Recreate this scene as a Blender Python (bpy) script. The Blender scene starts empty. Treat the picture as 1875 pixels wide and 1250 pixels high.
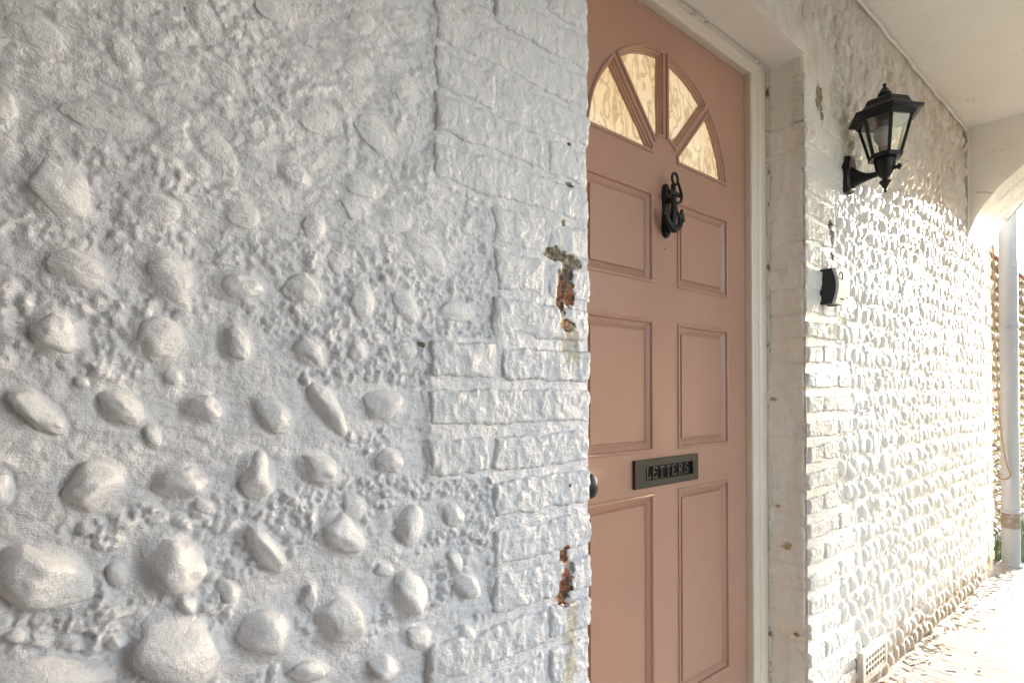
import bpy, bmesh, math, random
import numpy as np
from mathutils import Vector, Matrix
R = math.radians
sc = bpy.context.scene
COL = sc.collection
random.seed(7)

# ------------------------------------------------------------------ camera, world, sun, exposure
cam_d = bpy.data.cameras.new('camera'); cam = bpy.data.objects.new('camera', cam_d); COL.objects.link(cam)
sc.camera = cam
cam_d.sensor_width = 36.0; cam_d.lens = 36.0*1020/1875; cam_d.shift_y = 84.54/1875
cam_d.clip_start = 0.02; cam_d.clip_end = 500
th = math.atan(1233/1020); pit = R(0.7)
fw = Vector((math.cos(th)*math.cos(pit), math.sin(th)*math.cos(pit), math.sin(pit)))
cam.location = (-0.81, -0.748, 1.075)
cam.rotation_euler = fw.to_track_quat('-Z', 'Y').to_euler()

SUN_AZ, SUN_EL = R(10.2), R(13.3)          # off the wall line, above the horizon
sdir = Vector((math.cos(SUN_AZ)*math.cos(SUN_EL), -math.sin(SUN_AZ)*math.cos(SUN_EL), math.sin(SUN_EL)))
world = bpy.data.worlds.new('World'); sc.world = world; world.use_nodes = True
wn = world.node_tree; wn.nodes.clear()
sky = wn.nodes.new('ShaderNodeTexSky'); sky.sky_type = 'NISHITA'; sky.sun_disc = False
sky.sun_elevation = SUN_EL; sky.sun_rotation = math.atan2(sdir.x, sdir.y)
sky.air_density = 1.0; sky.dust_density = 1.2; sky.ozone_density = 1.0
bg = wn.nodes.new('ShaderNodeBackground'); bg.inputs['Strength'].default_value = 0.15
wo = wn.nodes.new('ShaderNodeOutputWorld')
hs = wn.nodes.new('ShaderNodeHueSaturation'); hs.inputs['Saturation'].default_value = .78      # hazy, pale sky
wn.links.new(sky.outputs[0], hs.inputs['Color']); wn.links.new(hs.outputs[0], bg.inputs[0]); wn.links.new(bg.outputs[0], wo.inputs[0])
sun_d = bpy.data.lights.new('sun', 'SUN'); sun_d.energy = 2.0; sun_d.angle = R(0.9); sun_d.color = (1.0, 0.975, 0.945)
sun = bpy.data.objects.new('sun', sun_d); COL.objects.link(sun)
sun.rotation_euler = sdir.to_track_quat('Z', 'Y').to_euler(); sun.location = (6, -3, 4)
sc.view_settings.view_transform = 'Standard'; sc.view_settings.look = 'None'
sc.view_settings.exposure = 2.82; sc.view_settings.gamma = 1.0; sc.view_settings.use_curve_mapping = False
sc.render.engine = 'CYCLES'
sc.cycles.use_denoising = True
sc.cycles.max_bounces = 10; sc.cycles.diffuse_bounces = 6; sc.cycles.glossy_bounces = 3
sc.cycles.sample_clamp_indirect = 6.0

# ------------------------------------------------------------------ helpers
def tag(o, label=None, cat=None, group=None, kind=None):
    if label: o['label'] = label
    if cat: o['category'] = cat
    if group: o['group'] = group
    if kind: o['kind'] = kind
    return o

def empty(name, loc, label, cat, group=None):
    o = bpy.data.objects.new(name, None); COL.objects.link(o); o.location = loc
    o.empty_display_size = 0.05
    return tag(o, label, cat, group, 'thing')

def link(name, me, mat=None, parent=None):
    o = bpy.data.objects.new(name, me); COL.objects.link(o)
    if mat is not None and not me.materials: me.materials.append(mat)
    if parent is not None:
        o.parent = parent; bpy_off = parent_world(parent); o.location = -bpy_off
    return o

def parent_world(p):
    v = Vector(p.location)
    while p.parent is not None:
        p = p.parent; v += Vector(p.location)
    return v

def np_mesh(name, V, F, smooth=True):
    V = np.asarray(V, np.float32); F = np.asarray(F, np.int32)
    me = bpy.data.meshes.new(name); k = F.shape[1]
    me.vertices.add(len(V)); me.vertices.foreach_set('co', V.ravel())
    me.loops.add(F.size); me.loops.foreach_set('vertex_index', F.ravel())
    me.polygons.add(len(F)); me.polygons.foreach_set('loop_start', np.arange(0, F.size, k, dtype=np.int32))
    me.polygons.foreach_set('loop_total', np.full(len(F), k, np.int32))
    me.polygons.foreach_set('use_smooth', np.full(len(F), smooth, bool))
    me.update(calc_edges=True)
    return me

def grid_faces(nu, nv, flip=False):
    i, j = np.meshgrid(np.arange(nu-1), np.arange(nv-1), indexing='ij')
    a = (i*nv+j).ravel(); b = a+nv; c = b+1; d = a+1
    return np.stack([a, d, c, b] if flip else [a, b, c, d], 1)

_T = np.random.RandomState(3).rand(128, 128).astype(np.float32)*2-1
def vn(x, z, s=0):
    x = np.asarray(x)+s*17.31; z = np.asarray(z)+s*9.77
    xi = np.floor(x).astype(int); zi = np.floor(z).astype(int); fx = x-xi; fz = z-zi
    fx = fx*fx*(3-2*fx); fz = fz*fz*(3-2*fz)
    g = lambda a, b: _T[a % 128, b % 128]
    return (g(xi, zi)*(1-fx)+g(xi+1, zi)*fx)*(1-fz)+(g(xi, zi+1)*(1-fx)+g(xi+1, zi+1)*fx)*fz
def fbm(x, z, o=4, s=0, g=.5):
    r = 0; a = 1
    for k in range(o):
        r = r+a*vn(x*2**k, z*2**k, s+k*3); a *= g
    return r
_T3 = np.random.RandomState(5).rand(32, 32, 32).astype(np.float32)*2-1
def vn3(P, s=0):
    P = P+s*5.37; I = np.floor(P).astype(int); f = P-I; f = f*f*(3-2*f); r = 0
    for a in (0, 1):
        for b in (0, 1):
            for c in (0, 1):
                w = (f[:, 0] if a else 1-f[:, 0])*(f[:, 1] if b else 1-f[:, 1])*(f[:, 2] if c else 1-f[:, 2])
                r = r+w*_T3[(I[:, 0]+a) % 32, (I[:, 1]+b) % 32, (I[:, 2]+c) % 32]
    return r
def sstep(a, b, x):
    t = np.clip((x-a)/(b-a), 0, 1); return t*t*(3-2*t)

def new_obj(name, bm, mat, parent=None, smooth=False, bevel=0, seg=2):
    if bevel:
        bmesh.ops.bevel(bm, geom=[e for e in bm.edges if len(e.link_faces) == 2 and e.calc_face_angle(0) > .5],
                        offset=bevel, segments=seg, affect='EDGES', profile=.5)
    bmesh.ops.recalc_face_normals(bm, faces=bm.faces)
    me = bpy.data.meshes.new(name); bm.to_mesh(me); bm.free()
    if smooth:
        me.polygons.foreach_set('use_smooth', [True]*len(me.polygons))
        if hasattr(me, 'set_sharp_from_angle'): me.set_sharp_from_angle(angle=R(35))
    return link(name, me, mat, parent)

def bx(bm, x0, x1, y0, y1, z0, z1):
    v = [bm.verts.new((x, y, z)) for x in (x0, x1) for y in (y0, y1) for z in (z0, z1)]
    for f in ((0, 1, 3, 2), (4, 6, 7, 5), (0, 4, 5, 1), (2, 3, 7, 6), (0, 2, 6, 4), (1, 5, 7, 3)):
        bm.faces.new([v[i] for i in f])
    return v

def box(name, x0, x1, y0, y1, z0, z1, mat, parent=None, bevel=0):
    bm = bmesh.new(); bx(bm, x0, x1, y0, y1, z0, z1)
    return new_obj(name, bm, mat, parent, bevel > 0, bevel)

def loft(bm, rings, cap=True):
    vs = [[bm.verts.new(p) for p in r] for r in rings]; n = len(rings[0])
    for a, b in zip(vs, vs[1:]):
        for i in range(n): bm.faces.new((a[i], a[(i+1) % n], b[(i+1) % n], b[i]))
    if cap:
        bm.faces.new(vs[0][::-1]); bm.faces.new(vs[-1])

def ring(c, r, n, axis='z', rot=0, sx=1, sy=1):
    out = []
    for k in range(n):
        a = rot+2*math.pi*k/n; u, v = r*sx*math.cos(a), r*sy*math.sin(a)
        if axis == 'z': out.append((c[0]+u, c[1]+v, c[2]))
        elif axis == 'y': out.append((c[0]+u, c[1], c[2]+v))
        else: out.append((c[0], c[1]+u, c[2]+v))
    return out

def tube(bm, pts, rad, n=8, closed=False, flat=1.0):
    pts = [Vector(p) for p in pts]; m = len(pts); rings = []; up = None
    for i, p in enumerate(pts):
        if closed: t = (pts[(i+1) % m]-pts[i-1]).normalized()
        else: t = (pts[min(i+1, m-1)]-pts[max(i-1, 0)]).normalized()
        if up is None:
            up = Vector((0, 1, 0)) if abs(t.y) < .9 else Vector((1, 0, 0))
        a = t.cross(up).normalized(); b = a.cross(t).normalized(); up = b
        r = rad[i] if isinstance(rad, (list, tuple)) else rad
        rings.append([p+a*(r*math.cos(2*math.pi*k/n))+b*(r*flat*math.sin(2*math.pi*k/n)) for k in range(n)])
    vs = [[bm.verts.new(q) for q in rg] for rg in rings]
    pairs = list(zip(vs, vs[1:]))+([(vs[-1], vs[0])] if closed else [])
    for a, b in pairs:
        for i in range(n): bm.faces.new((a[i], a[(i+1) % n], b[(i+1) % n], b[i]))
    if not closed:
        bm.faces.new(vs[0][::-1]); bm.faces.new(vs[-1])

def sweep(name, path, prof, y0, mat, parent=None, closed=True, smooth=True, flip=False):
    """profile (inward offset, y) swept round a path in the X-Z plane with mitred corners"""
    P = [Vector((p[0], p[1])) for p in path]; m = len(P)
    area = sum(P[i].x*P[(i+1) % m].y-P[(i+1) % m].x*P[i].y for i in range(m))
    sgn = 1 if area > 0 else -1
    if flip: sgn = -sgn
    N = []
    for i in range(m):
        def nrm(a, b):
            d = (b-a).normalized(); return Vector((-d.y, d.x))*sgn
        if closed: n1 = nrm(P[i-1], P[i]); n2 = nrm(P[i], P[(i+1) % m])
        else:
            n1 = nrm(P[max(i-1, 0)], P[max(i, 1)]); n2 = nrm(P[min(i, m-2)], P[min(i+1, m-1)])
        b = (n1+n2).normalized(); c = max(.25, b.dot(n1)); N.append(b/c)
    bm = bmesh.new(); rows = []
    for i in range(m):
        rows.append([bm.verts.new((P[i].x+N[i].x*o, y0+y, P[i].y+N[i].y*o)) for o, y in prof])
    idx = list(zip(range(m), [(i+1) % m for i in range(m)])) if closed else [(i, i+1) for i in range(m-1)]
    for i, j in idx:
        for k in range(len(prof)-1):
            bm.faces.new((rows[i][k], rows[i][k+1], rows[j][k+1], rows[j][k]))
    return new_obj(name, bm, mat, parent, smooth)

# ------------------------------------------------------------------ materials
class NT:
    def __init__(s, name):
        s.m = bpy.data.materials.new(name); s.m.use_nodes = True; s.t = s.m.node_tree; s.t.nodes.clear()
        s.o = s.n('ShaderNodeOutputMaterial'); s.b = s.n('ShaderNodeBsdfPrincipled'); s.l(s.b.outputs[0], s.o.inputs[0])
        s.pos = s.n('ShaderNodeNewGeometry').outputs['Position']
    def n(s, t): return s.t.nodes.new(t)
    def l(s, a, b): s.t.links.new(a, b)
    def noise(s, scale, detail=4, rough=.55, vec=None, stretch=None, dist=0):
        v = vec or s.pos
        if stretch:
            mp = s.n('ShaderNodeVectorMath'); mp.operation = 'MULTIPLY'; mp.inputs[1].default_value = stretch; s.l(v, mp.inputs[0]); v = mp.outputs[0]
        k = s.n('ShaderNodeTexNoise'); k.inputs['Scale'].default_value = scale; k.inputs['Detail'].default_value = detail
        k.inputs['Roughness'].default_value = rough; k.inputs['Distortion'].default_value = dist; s.l(v, k.inputs['Vector']); return k
    def voro(s, scale, feat='F1'):
        k = s.n('ShaderNodeTexVoronoi'); k.feature = feat; k.inputs['Scale'].default_value = scale; s.l(s.pos, k.inputs['Vector']); return k.outputs['Distance']
    def mr(s, v, a, b, c=0., d=1.):
        k = s.n('ShaderNodeMapRange'); k.clamp = True
        s.l(v, k.inputs[0])
        for i, x in enumerate((a, b, c, d)): k.inputs[i+1].default_value = x
        return k.outputs[0]
    def math(s, op, a, b=None):
        k = s.n('ShaderNodeMath'); k.operation = op
        for i, x in enumerate((a, b)):
            if x is None: continue
            if hasattr(x, 'links'): s.l(x, k.inputs[i])
            else: k.inputs[i].default_value = x
        return k.outputs[0]
    def mix(s, f, a, b):
        k = s.n('ShaderNodeMix'); k.data_type = 'RGBA'
        for i, x in ((0, f), (6, a), (7, b)):
            if hasattr(x, 'links'): s.l(x, k.inputs[i])
            else: k.inputs[i].default_value = x if i == 0 else (*x, 1)
        return k.outputs[2]
    def bump(s, hs, dist):
        prev = None
        for h, st, d in hs:
            k = s.n('ShaderNodeBump'); k.inputs['Strength'].default_value = st; k.inputs['Distance'].default_value = d; s.l(h, k.inputs['Height'])
            if prev is not None: s.l(prev, k.inputs['Normal'])
            prev = k.outputs[0]
        s.l(prev, s.b.inputs['Normal'])
    def set(s, col=None, rough=None, **kw):
        if col is not None:
            if hasattr(col, 'links'): s.l(col, s.b.inputs['Base Color'])
            else: s.b.inputs['Base Color'].default_value = (*col, 1)
        if rough is not None:
            if hasattr(rough, 'links'): s.l(rough, s.b.inputs['Roughness'])
            else: s.b.inputs['Roughness'].default_value = rough
        for k, v in kw.items(): s.b.inputs[k.replace('_', ' ')].default_value = v
        return s.m
    def patch(s, cx, cz, rx, rz, nz):
        a = s.n('ShaderNodeVectorMath'); a.operation = 'SUBTRACT'; s.l(s.pos, a.inputs[0]); a.inputs[1].default_value = (cx, 0, cz)
        b = s.n('ShaderNodeVectorMath'); b.operation = 'MULTIPLY_ADD'; s.l(a.outputs[0], b.inputs[0]); b.inputs[1].default_value = (1/rx, 0, 1/rz); s.l(nz, b.inputs[2])
        c = s.n('ShaderNodeVectorMath'); c.operation = 'LENGTH'; s.l(b.outputs[0], c.inputs[0])
        return s.mr(c.outputs['Value'], 1.0, .86, 0, 1)

def paint(name, patches=(), base=(.80, .795, .775), dirt=.5, warm=.5, lump=1.0, rough=.36, stain_low=0, stain_top=0, crack=0):
    t = NT(name)
    n1 = t.noise(2.2, 5, .6); n2 = t.noise(14, 6, .65); n3 = t.noise(60, 5, .7)
    c = t.mix(t.mr(n1.outputs[0], .38, .68, 0, .75*warm), base, (base[0]*.96, base[1]*.92, base[2]*.82))
    c = t.mix(t.mr(n2.outputs[0], .52, .8, 0, .5*warm), c, (base[0]*.93, base[1]*.88, base[2]*.77))
    sp = t.math('MULTIPLY', t.mr(n3.outputs[0], .68, .76, 0, 1), t.mr(t.noise(7, 3).outputs[0], .5, .62, 0, dirt))
    c = t.mix(sp, c, (.30, .24, .17))
    fine = t.noise(330, 4, .6); mid = t.noise(95, 5, .62); brush = t.noise(120, 3, .6, stretch=(.25, .25, 1.6))
    if patches:
        nz = t.noise(70, 6, .7); k = t.n('ShaderNodeVectorMath'); k.operation = 'MULTIPLY_ADD'; t.l(nz.outputs['Color'], k.inputs[0])
        k.inputs[1].default_value = (2.2, 0, 2.2); k.inputs[2].default_value = (-1.1, 0, -1.1)
        cc = t.noise(120, 4, .7).outputs[0]
        for (cx, cz, rx, rz, kind) in patches:
            m = t.patch(cx, cz, rx, rz, k.outputs[0])
            if kind == 'rust': col = t.mix(t.mr(cc, .42, .56), (.07, .03, .015), (.40, .13, .03))
            elif kind == 'mortar': col = t.mix(t.mr(cc, .4, .6), (.10, .075, .05), (.33, .26, .18))
            elif kind == 'dark': col = t.mix(t.mr(cc, .4, .6), (.045, .03, .022), (.16, .11, .075))
            elif kind == 'grey': col = t.mix(t.mr(cc, .4, .6), (.16, .15, .14), (.42, .39, .35))
            else:
                col = t.mix(t.mr(cc, .35, .65), (.50, .40, .26), (.66, .58, .44)); m = t.math('MULTIPLY', m, t.mr(cc, .35, .6, .25, .9))
            c = t.mix(m, c, col)
    if crack:
        ck = t.noise(2.3, 5, .6, dist=.6)
        a = t.math('MULTIPLY', t.mr(t.math('ABSOLUTE', t.math('SUBTRACT', ck.outputs[0], .5)), 0, .006, .8, 0), t.mr(t.noise(1.7, 2).outputs[0], .5, .6))
        c = t.mix(a, c, (.38, .31, .23))
    if stain_top:
        sx = t.n('ShaderNodeSeparateXYZ'); t.l(t.pos, sx.inputs[0])
        a = t.math('MULTIPLY', t.mr(sx.outputs[2], 1.75, 2.35), t.mr(t.noise(11, 6, .7, stretch=(1, 1, .6)).outputs[0], .42, .66, .08, .85))
        c = t.mix(a, c, (.50, .38, .25))
    if stain_low:
        sx = t.n('ShaderNodeSeparateXYZ'); t.l(t.pos, sx.inputs[0])
        a = t.mr(t.math('ADD', sx.outputs[2], t.math('MULTIPLY', n2.outputs[0], -.25)), .06, -.06, 0, .8)
        c = t.mix(a, c, (.36, .27, .18))
    t.bump([(mid.outputs[0], .75*lump, .007), (brush.outputs[0], .35, .003), (fine.outputs[0], .2, .0015)], 0)
    r = t.mr(n2.outputs[0], .35, .7, rough-.08, rough+.18)
    return t.set(c, r, Specular_IOR_Level=.5)

LEFT_PATCH = [(-.088, 1.336, .030, .013, 'mortar'), (-.047, 1.326, .030, .014, 'mortar'), (-.062, 1.295, .020, .026, 'dark'), (-.076, 1.258, .011, .046, 'rust'),
              (-.052, 1.262, .014, .024, 'rust'), (-.062, 1.205, .020, .014, 'rust'), (-.052, 1.165, .024, .045, 'stain'),
              (-.068, .775, .011, .020, 'rust'), (-.061, .750, .014, .014, 'grey'), (-.072, .716, .018, .040, 'rust'), (-.060, .70, .010, .014, 'dark'),
              (-.054, .64, .018, .05, 'stain'), (-.06, .555, .02, .05, 'stain'), (-.052, 1.474, .011, .006, 'dark'), (-.070, 1.398, .007, .007, 'mortar'),
              (-.052, 1.552, .006, .004, 'dark'), (-.374, 1.151, .007, .005, 'mortar'), (-.060, .905, .004, .003, 'dark')]
RIGHT_PATCH = [(1.082, 2.035, .022, .05, 'mortar'), (1.11, 1.99, .012, .03, 'mortar'), (1.173, 1.60, .018, .035, 'grey'), (1.183, 1.535, .014, .017, 'rust'),
               (1.17, 1.64, .02, .012, 'dark'), (2.02, .19, .03, .045, 'dark'), (1.46, .065, .05, .03, 'dark'), (1.03, 1.90, .02, .01, 'stain'), (2.96, 2.44, .03, .05, 'dark'), (2.97, 2.2, .015, .04, 'mortar')]
M = {}
M['left'] = paint('white_gloss_paint', LEFT_PATCH, base=(.81, .805, .845), dirt=.25, warm=.10, lump=.9, rough=.17)
M['left_stone'] = paint('white_paint_on_flint', (), base=(.82, .815, .85), dirt=.35, warm=.10, lump=.6, rough=.26)
M['right'] = paint('aged_white_paint', RIGHT_PATCH, base=(.80, .775, .735), dirt=.55, warm=.7, lump=1.0, rough=.42, stain_low=1, stain_top=1)
M['right_stone'] = paint('aged_white_paint_on_flint', (), base=(.80, .775, .74), dirt=.25, warm=.5, lump=.4, rough=.38, stain_low=1, stain_top=1)
M['jamb'] = paint('jamb_paint', [(.99, .569, .0, .0, 'mortar')][:0], base=(.85, .81, .76), dirt=.8, warm=.7, lump=.35, rough=.5)
M['plaster'] = paint('ceiling_plaster', (), base=(.89, .865, .82), dirt=.9, warm=1.0, lump=.9, rough=.6, crack=1)
M['back'] = paint('plain_white_wall_paint', (), base=(.80, .775, .74), dirt=.2, warm=.3, lump=.6, rough=.6)

t = NT('light_cutting_grey_wall'); n = t.noise(18, 5, .6)
M['dim'] = t.set(t.mix(t.mr(n.outputs[0], .35, .7), (.20, .19, .18), (.28, .26, .24)), .85); t.bump([(n.outputs[0], .4, .01)], 0)  # dark grey for the added walls, kept dim to cut bounced light
t = NT('pink_door_paint')
n = t.noise(3, 5, .6); g = t.noise(90, 4, .65, stretch=(1, 1, .06)); g2 = t.noise(500, 3, .55); sp = t.noise(45, 4, .65); sc_ = t.noise(16, 5, .7, stretch=(1, 1, .5))
c = t.mix(t.mr(n.outputs[0], .35, .7), (.455, .255, .185), (.415, .228, .162)); c = t.mix(t.mr(sc_.outputs[0], .56, .75, 0, .35), c, (.45, .26, .205))
c = t.mix(t.mr(sp.outputs[0], .735, .76, 0, .6), c, (.20, .10, .07))
M['door'] = t.set(c, t.mr(sc_.outputs[0], .3, .7, .27, .46), Specular_IOR_Level=.5)
t.bump([(g.outputs[0], .16, .0016), (g2.outputs[0], .14, .0006)], 0)
t = NT('cream_frame_paint')
n = t.noise(5, 5); s_ = t.noise(55, 4, .6)
c = t.mix(t.mr(n.outputs[0], .4, .65), (.76, .68, .585), (.71, .62, .51)); c = t.mix(t.mr(s_.outputs[0], .72, .76, 0, .8), c, (.3, .2, .1))
M['frame'] = t.set(c, .32, Specular_IOR_Level=.5); t.bump([(t.noise(160, 3).outputs[0], .15, .001)], 0)
t = NT('black_cast_metal'); n = t.noise(90, 4)
M['black'] = t.set((.008, .008, .010), t.mr(n.outputs[0], .3, .7, .32, .45), Metallic=.0, Specular_IOR_Level=.35); t.bump([(n.outputs[0], .15, .001)], 0)
t = NT('aged_bronze'); n = t.noise(60, 5)
M['bronze'] = t.set(t.mix(t.mr(n.outputs[0], .35, .7), (.030, .025, .019), (.045, .037, .028)), .42, Metallic=.0, Specular_IOR_Level=.35); t.bump([(n.outputs[0], .12, .0008)], 0)
t = NT('bronze_dark'); M['bronze_dark'] = t.set((.006, .005, .004), .75, Specular_IOR_Level=.15)
t = NT('bronze_letters'); M['letters'] = t.set((.15, .135, .12), .45)
t = NT('clear_lantern_glass')
t.set((.96, .97, .97), .03, IOR=1.45, Transmission_Weight=1.0); M['glass'] = t.m
t = NT('frosted_bulb_glass'); M['bulb'] = t.set((.75, .74, .71), .25, Subsurface_Weight=.0)
t = NT('bulb_cap'); M['cap'] = t.set((.35, .34, .32), .4, Metallic=.7)
t = NT('amber_obscured_glass')
n = t.noise(11, 2, .45, stretch=(1.6, 1, .7), dist=1.6); n2 = t.noise(5, 2)
ln = t.mr(t.math('ABSOLUTE', t.math('SUBTRACT', n.outputs[0], .5)), .0, .055, .6, 0)
l2 = t.mr(t.math('ABSOLUTE', t.math('SUBTRACT', n.outputs[0], .40)), .0, .022, .55, 0)
c = t.mix(t.mr(n2.outputs[0], .35, .65), (.84, .62, .36), (.90, .74, .50)); c = t.mix(ln, c, (.40, .22, .07)); c = t.mix(l2, c, (.95, .80, .56))  # dark and pale streaks paint the refraction of the ripples into the colour
t.bump([(n.outputs[0], .8, .012)], 0)
t.set(c, .12, Specular_IOR_Level=.6); M['amber'] = t.m
t.l(c, t.b.inputs['Emission Color']); t.b.inputs['Emission Strength'].default_value = .07  # faint self-glow stands in for warm light behind the panes
t = NT('grey_plastic_pipe'); n = t.noise(30, 5, .6)
sx = t.n('ShaderNodeSeparateXYZ'); t.l(t.pos, sx.inputs[0])
band = t.math('MULTIPLY', t.mr(sx.outputs[2], .235, .24), t.mr(sx.outputs[2], .335, .33))
c = t.mix(t.mr(n.outputs[0], .66, .72), (.36, .38, .41), (.66, .64, .58))
c = t.mix(t.math('MULTIPLY', band, t.mr(n.outputs[0], .35, .5, .3, .9)), c, (.20, .15, .10))
M['pipe'] = t.set(c, .45)
t = NT('black_plastic'); M['blackplastic'] = t.set((.018, .02, .024), .5)
t.bump([(t.noise(200, 3).outputs[0], .1, .0008)], 0)
t = NT('silver_white_metal'); M['silver'] = t.set((.55, .55, .58), .35, Metallic=.1)
t = NT('concrete'); n = t.noise(6, 6, .6); g = t.noise(40, 3, .5, stretch=(1, .12, 1)); f_ = t.noise(180, 5, .7)
c = t.mix(t.mr(n.outputs[0], .35, .7), (.47, .43, .37), (.36, .32, .27)); c = t.mix(t.mr(f_.outputs[0], .66, .76, 0, .6), c, (.2, .15, .1))
M['concrete'] = t.set(c, .8); t.bump([(g.outputs[0], .25, .006), (f_.outputs[0], .4, .002)], 0)
t = NT('soil_ground'); n = t.noise(3, 6)
M['soil'] = t.set(t.mix(t.mr(n.outputs[0], .35, .7), (.20, .20, .185), (.15, .15, .14)), .95)
t = NT('grass_blade'); n = t.noise(8, 3)
M['grass'] = t.set(t.mix(t.mr(n.outputs[0], .35, .65), (.07, .14, .025), (.13, .21, .05)), .6)
t = NT('bare_flint'); n = t.noise(25, 4, .7); n2 = t.noise(9, 4)
c = t.mix(t.mr(n.outputs[0], .4, .6), (.20, .14, .085), (.42, .30, .17)); c = t.mix(t.mr(n2.outputs[0], .52, .6), c, (.55, .47, .36))
M['flint'] = t.set(c, .5)
t = NT('lime_mortar'); n = t.noise(20, 5)
M['mortar'] = t.set(t.mix(t.mr(n.outputs[0], .4, .6), (.45, .35, .22), (.55, .46, .33)), .9); t.bump([(n.outputs[0], .5, .01)], 0)
t = NT('red_brick'); M['redbrick'] = t.set(t.mix(t.mr(t.noise(30, 4).outputs[0], .4, .6), (.38, .17, .11), (.45, .26, .19)), .85)
t = NT('dead_leaf'); M['leaf'] = t.set(t.mix(t.mr(t.noise(30, 2).outputs[0], .4, .6), (.16, .09, .04), (.32, .20, .10)), .8)
t = NT('tan_cable'); M['cable'] = t.set((.34, .22, .12), .6)
t = NT('crumbling_gap'); n = t.noise(22, 5, .7); n2 = t.noise(90, 4, .7)
c = t.mix(t.mr(n.outputs[0], .56, .66), (.66, .62, .53), (.16, .10, .06)); c = t.mix(t.mr(n2.outputs[0], .66, .70), c, (.06, .04, .03))
M['gap'] = t.set(c, .9); t.bump([(n2.outputs[0], .8, .004)], 0)
t = NT('shade_tree_leaf'); M['hedge'] = t.set((.05, .08, .03), .6)

# ------------------------------------------------------------------ wall relief
COURSES = [.0, .078, .155, .232, .31, .387, .465, .543, .622, .70, .78, .86, .94, 1.017, 1.094, 1.17, 1.25, 1.329, 1.404, 1.479, 1.554, 1.629, 1.704, 1.779, 1.854, 1.93, 2.005, 2.08, 2.155, 2.23, 2.305, 2.38, 2.455, 2.509]
def left_block(z):           # how far the brick quoin reaches from the door opening (metres) at this height
    for a, b, w in ((0, .232, .235), (.232, .465, .235), (.465, .70, .362), (.70, .94, .236), (.94, 1.17, .362), (1.17, 1.404, .232), (1.404, 1.704, .352), (1.704, 1.93, .232), (1.93, 2.155, .36), (2.155, 2.6, .24)):
        if a <= z < b: return w
    return .24
def right_block(z):
    for a, b, w in ((0, .30, .36), (.30, .465, .225), (.465, .70, .355), (.70, .94, .225), (.94, 1.17, .345), (1.17, 1.329, .215), (1.329, 1.554, .34), (1.554, 1.779, .225), (1.779, 2.005, .34), (2.005, 2.6, .2)):
        if a <= z < b: return w
    return .24
def stamp(G, x0, z0, d, pts, seed=0):
    """raise small lumps (x, z, rx, rz, angle, h) on the relief"""
    nx, nz = G.shape
    for (x, z, rx, rz, a, h) in pts:
        r = max(rx, rz)*1.15
        i0 = int((x-r-x0)/d); i1 = int((x+r-x0)/d)+2; j0 = int((z-r-z0)/d); j1 = int((z+r-z0)/d)+2
        if i0 < 0 or j0 < 0 or i1 > nx or j1 > nz: continue
        X = (x0+np.arange(i0, i1)*d-x)[:, None]; Z = (z0+np.arange(j0, j1)*d-z)[None, :]
        c, s = math.cos(a), math.sin(a); u = (X*c+Z*s)/rx; v = (-X*s+Z*c)/rz
        q = np.clip(1-(u*u+v*v), 0, 1)
        S = G[i0:i1, j0:j1]; np.maximum(S, h*np.sqrt(q)*np.minimum(1, q*3), out=S)

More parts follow.
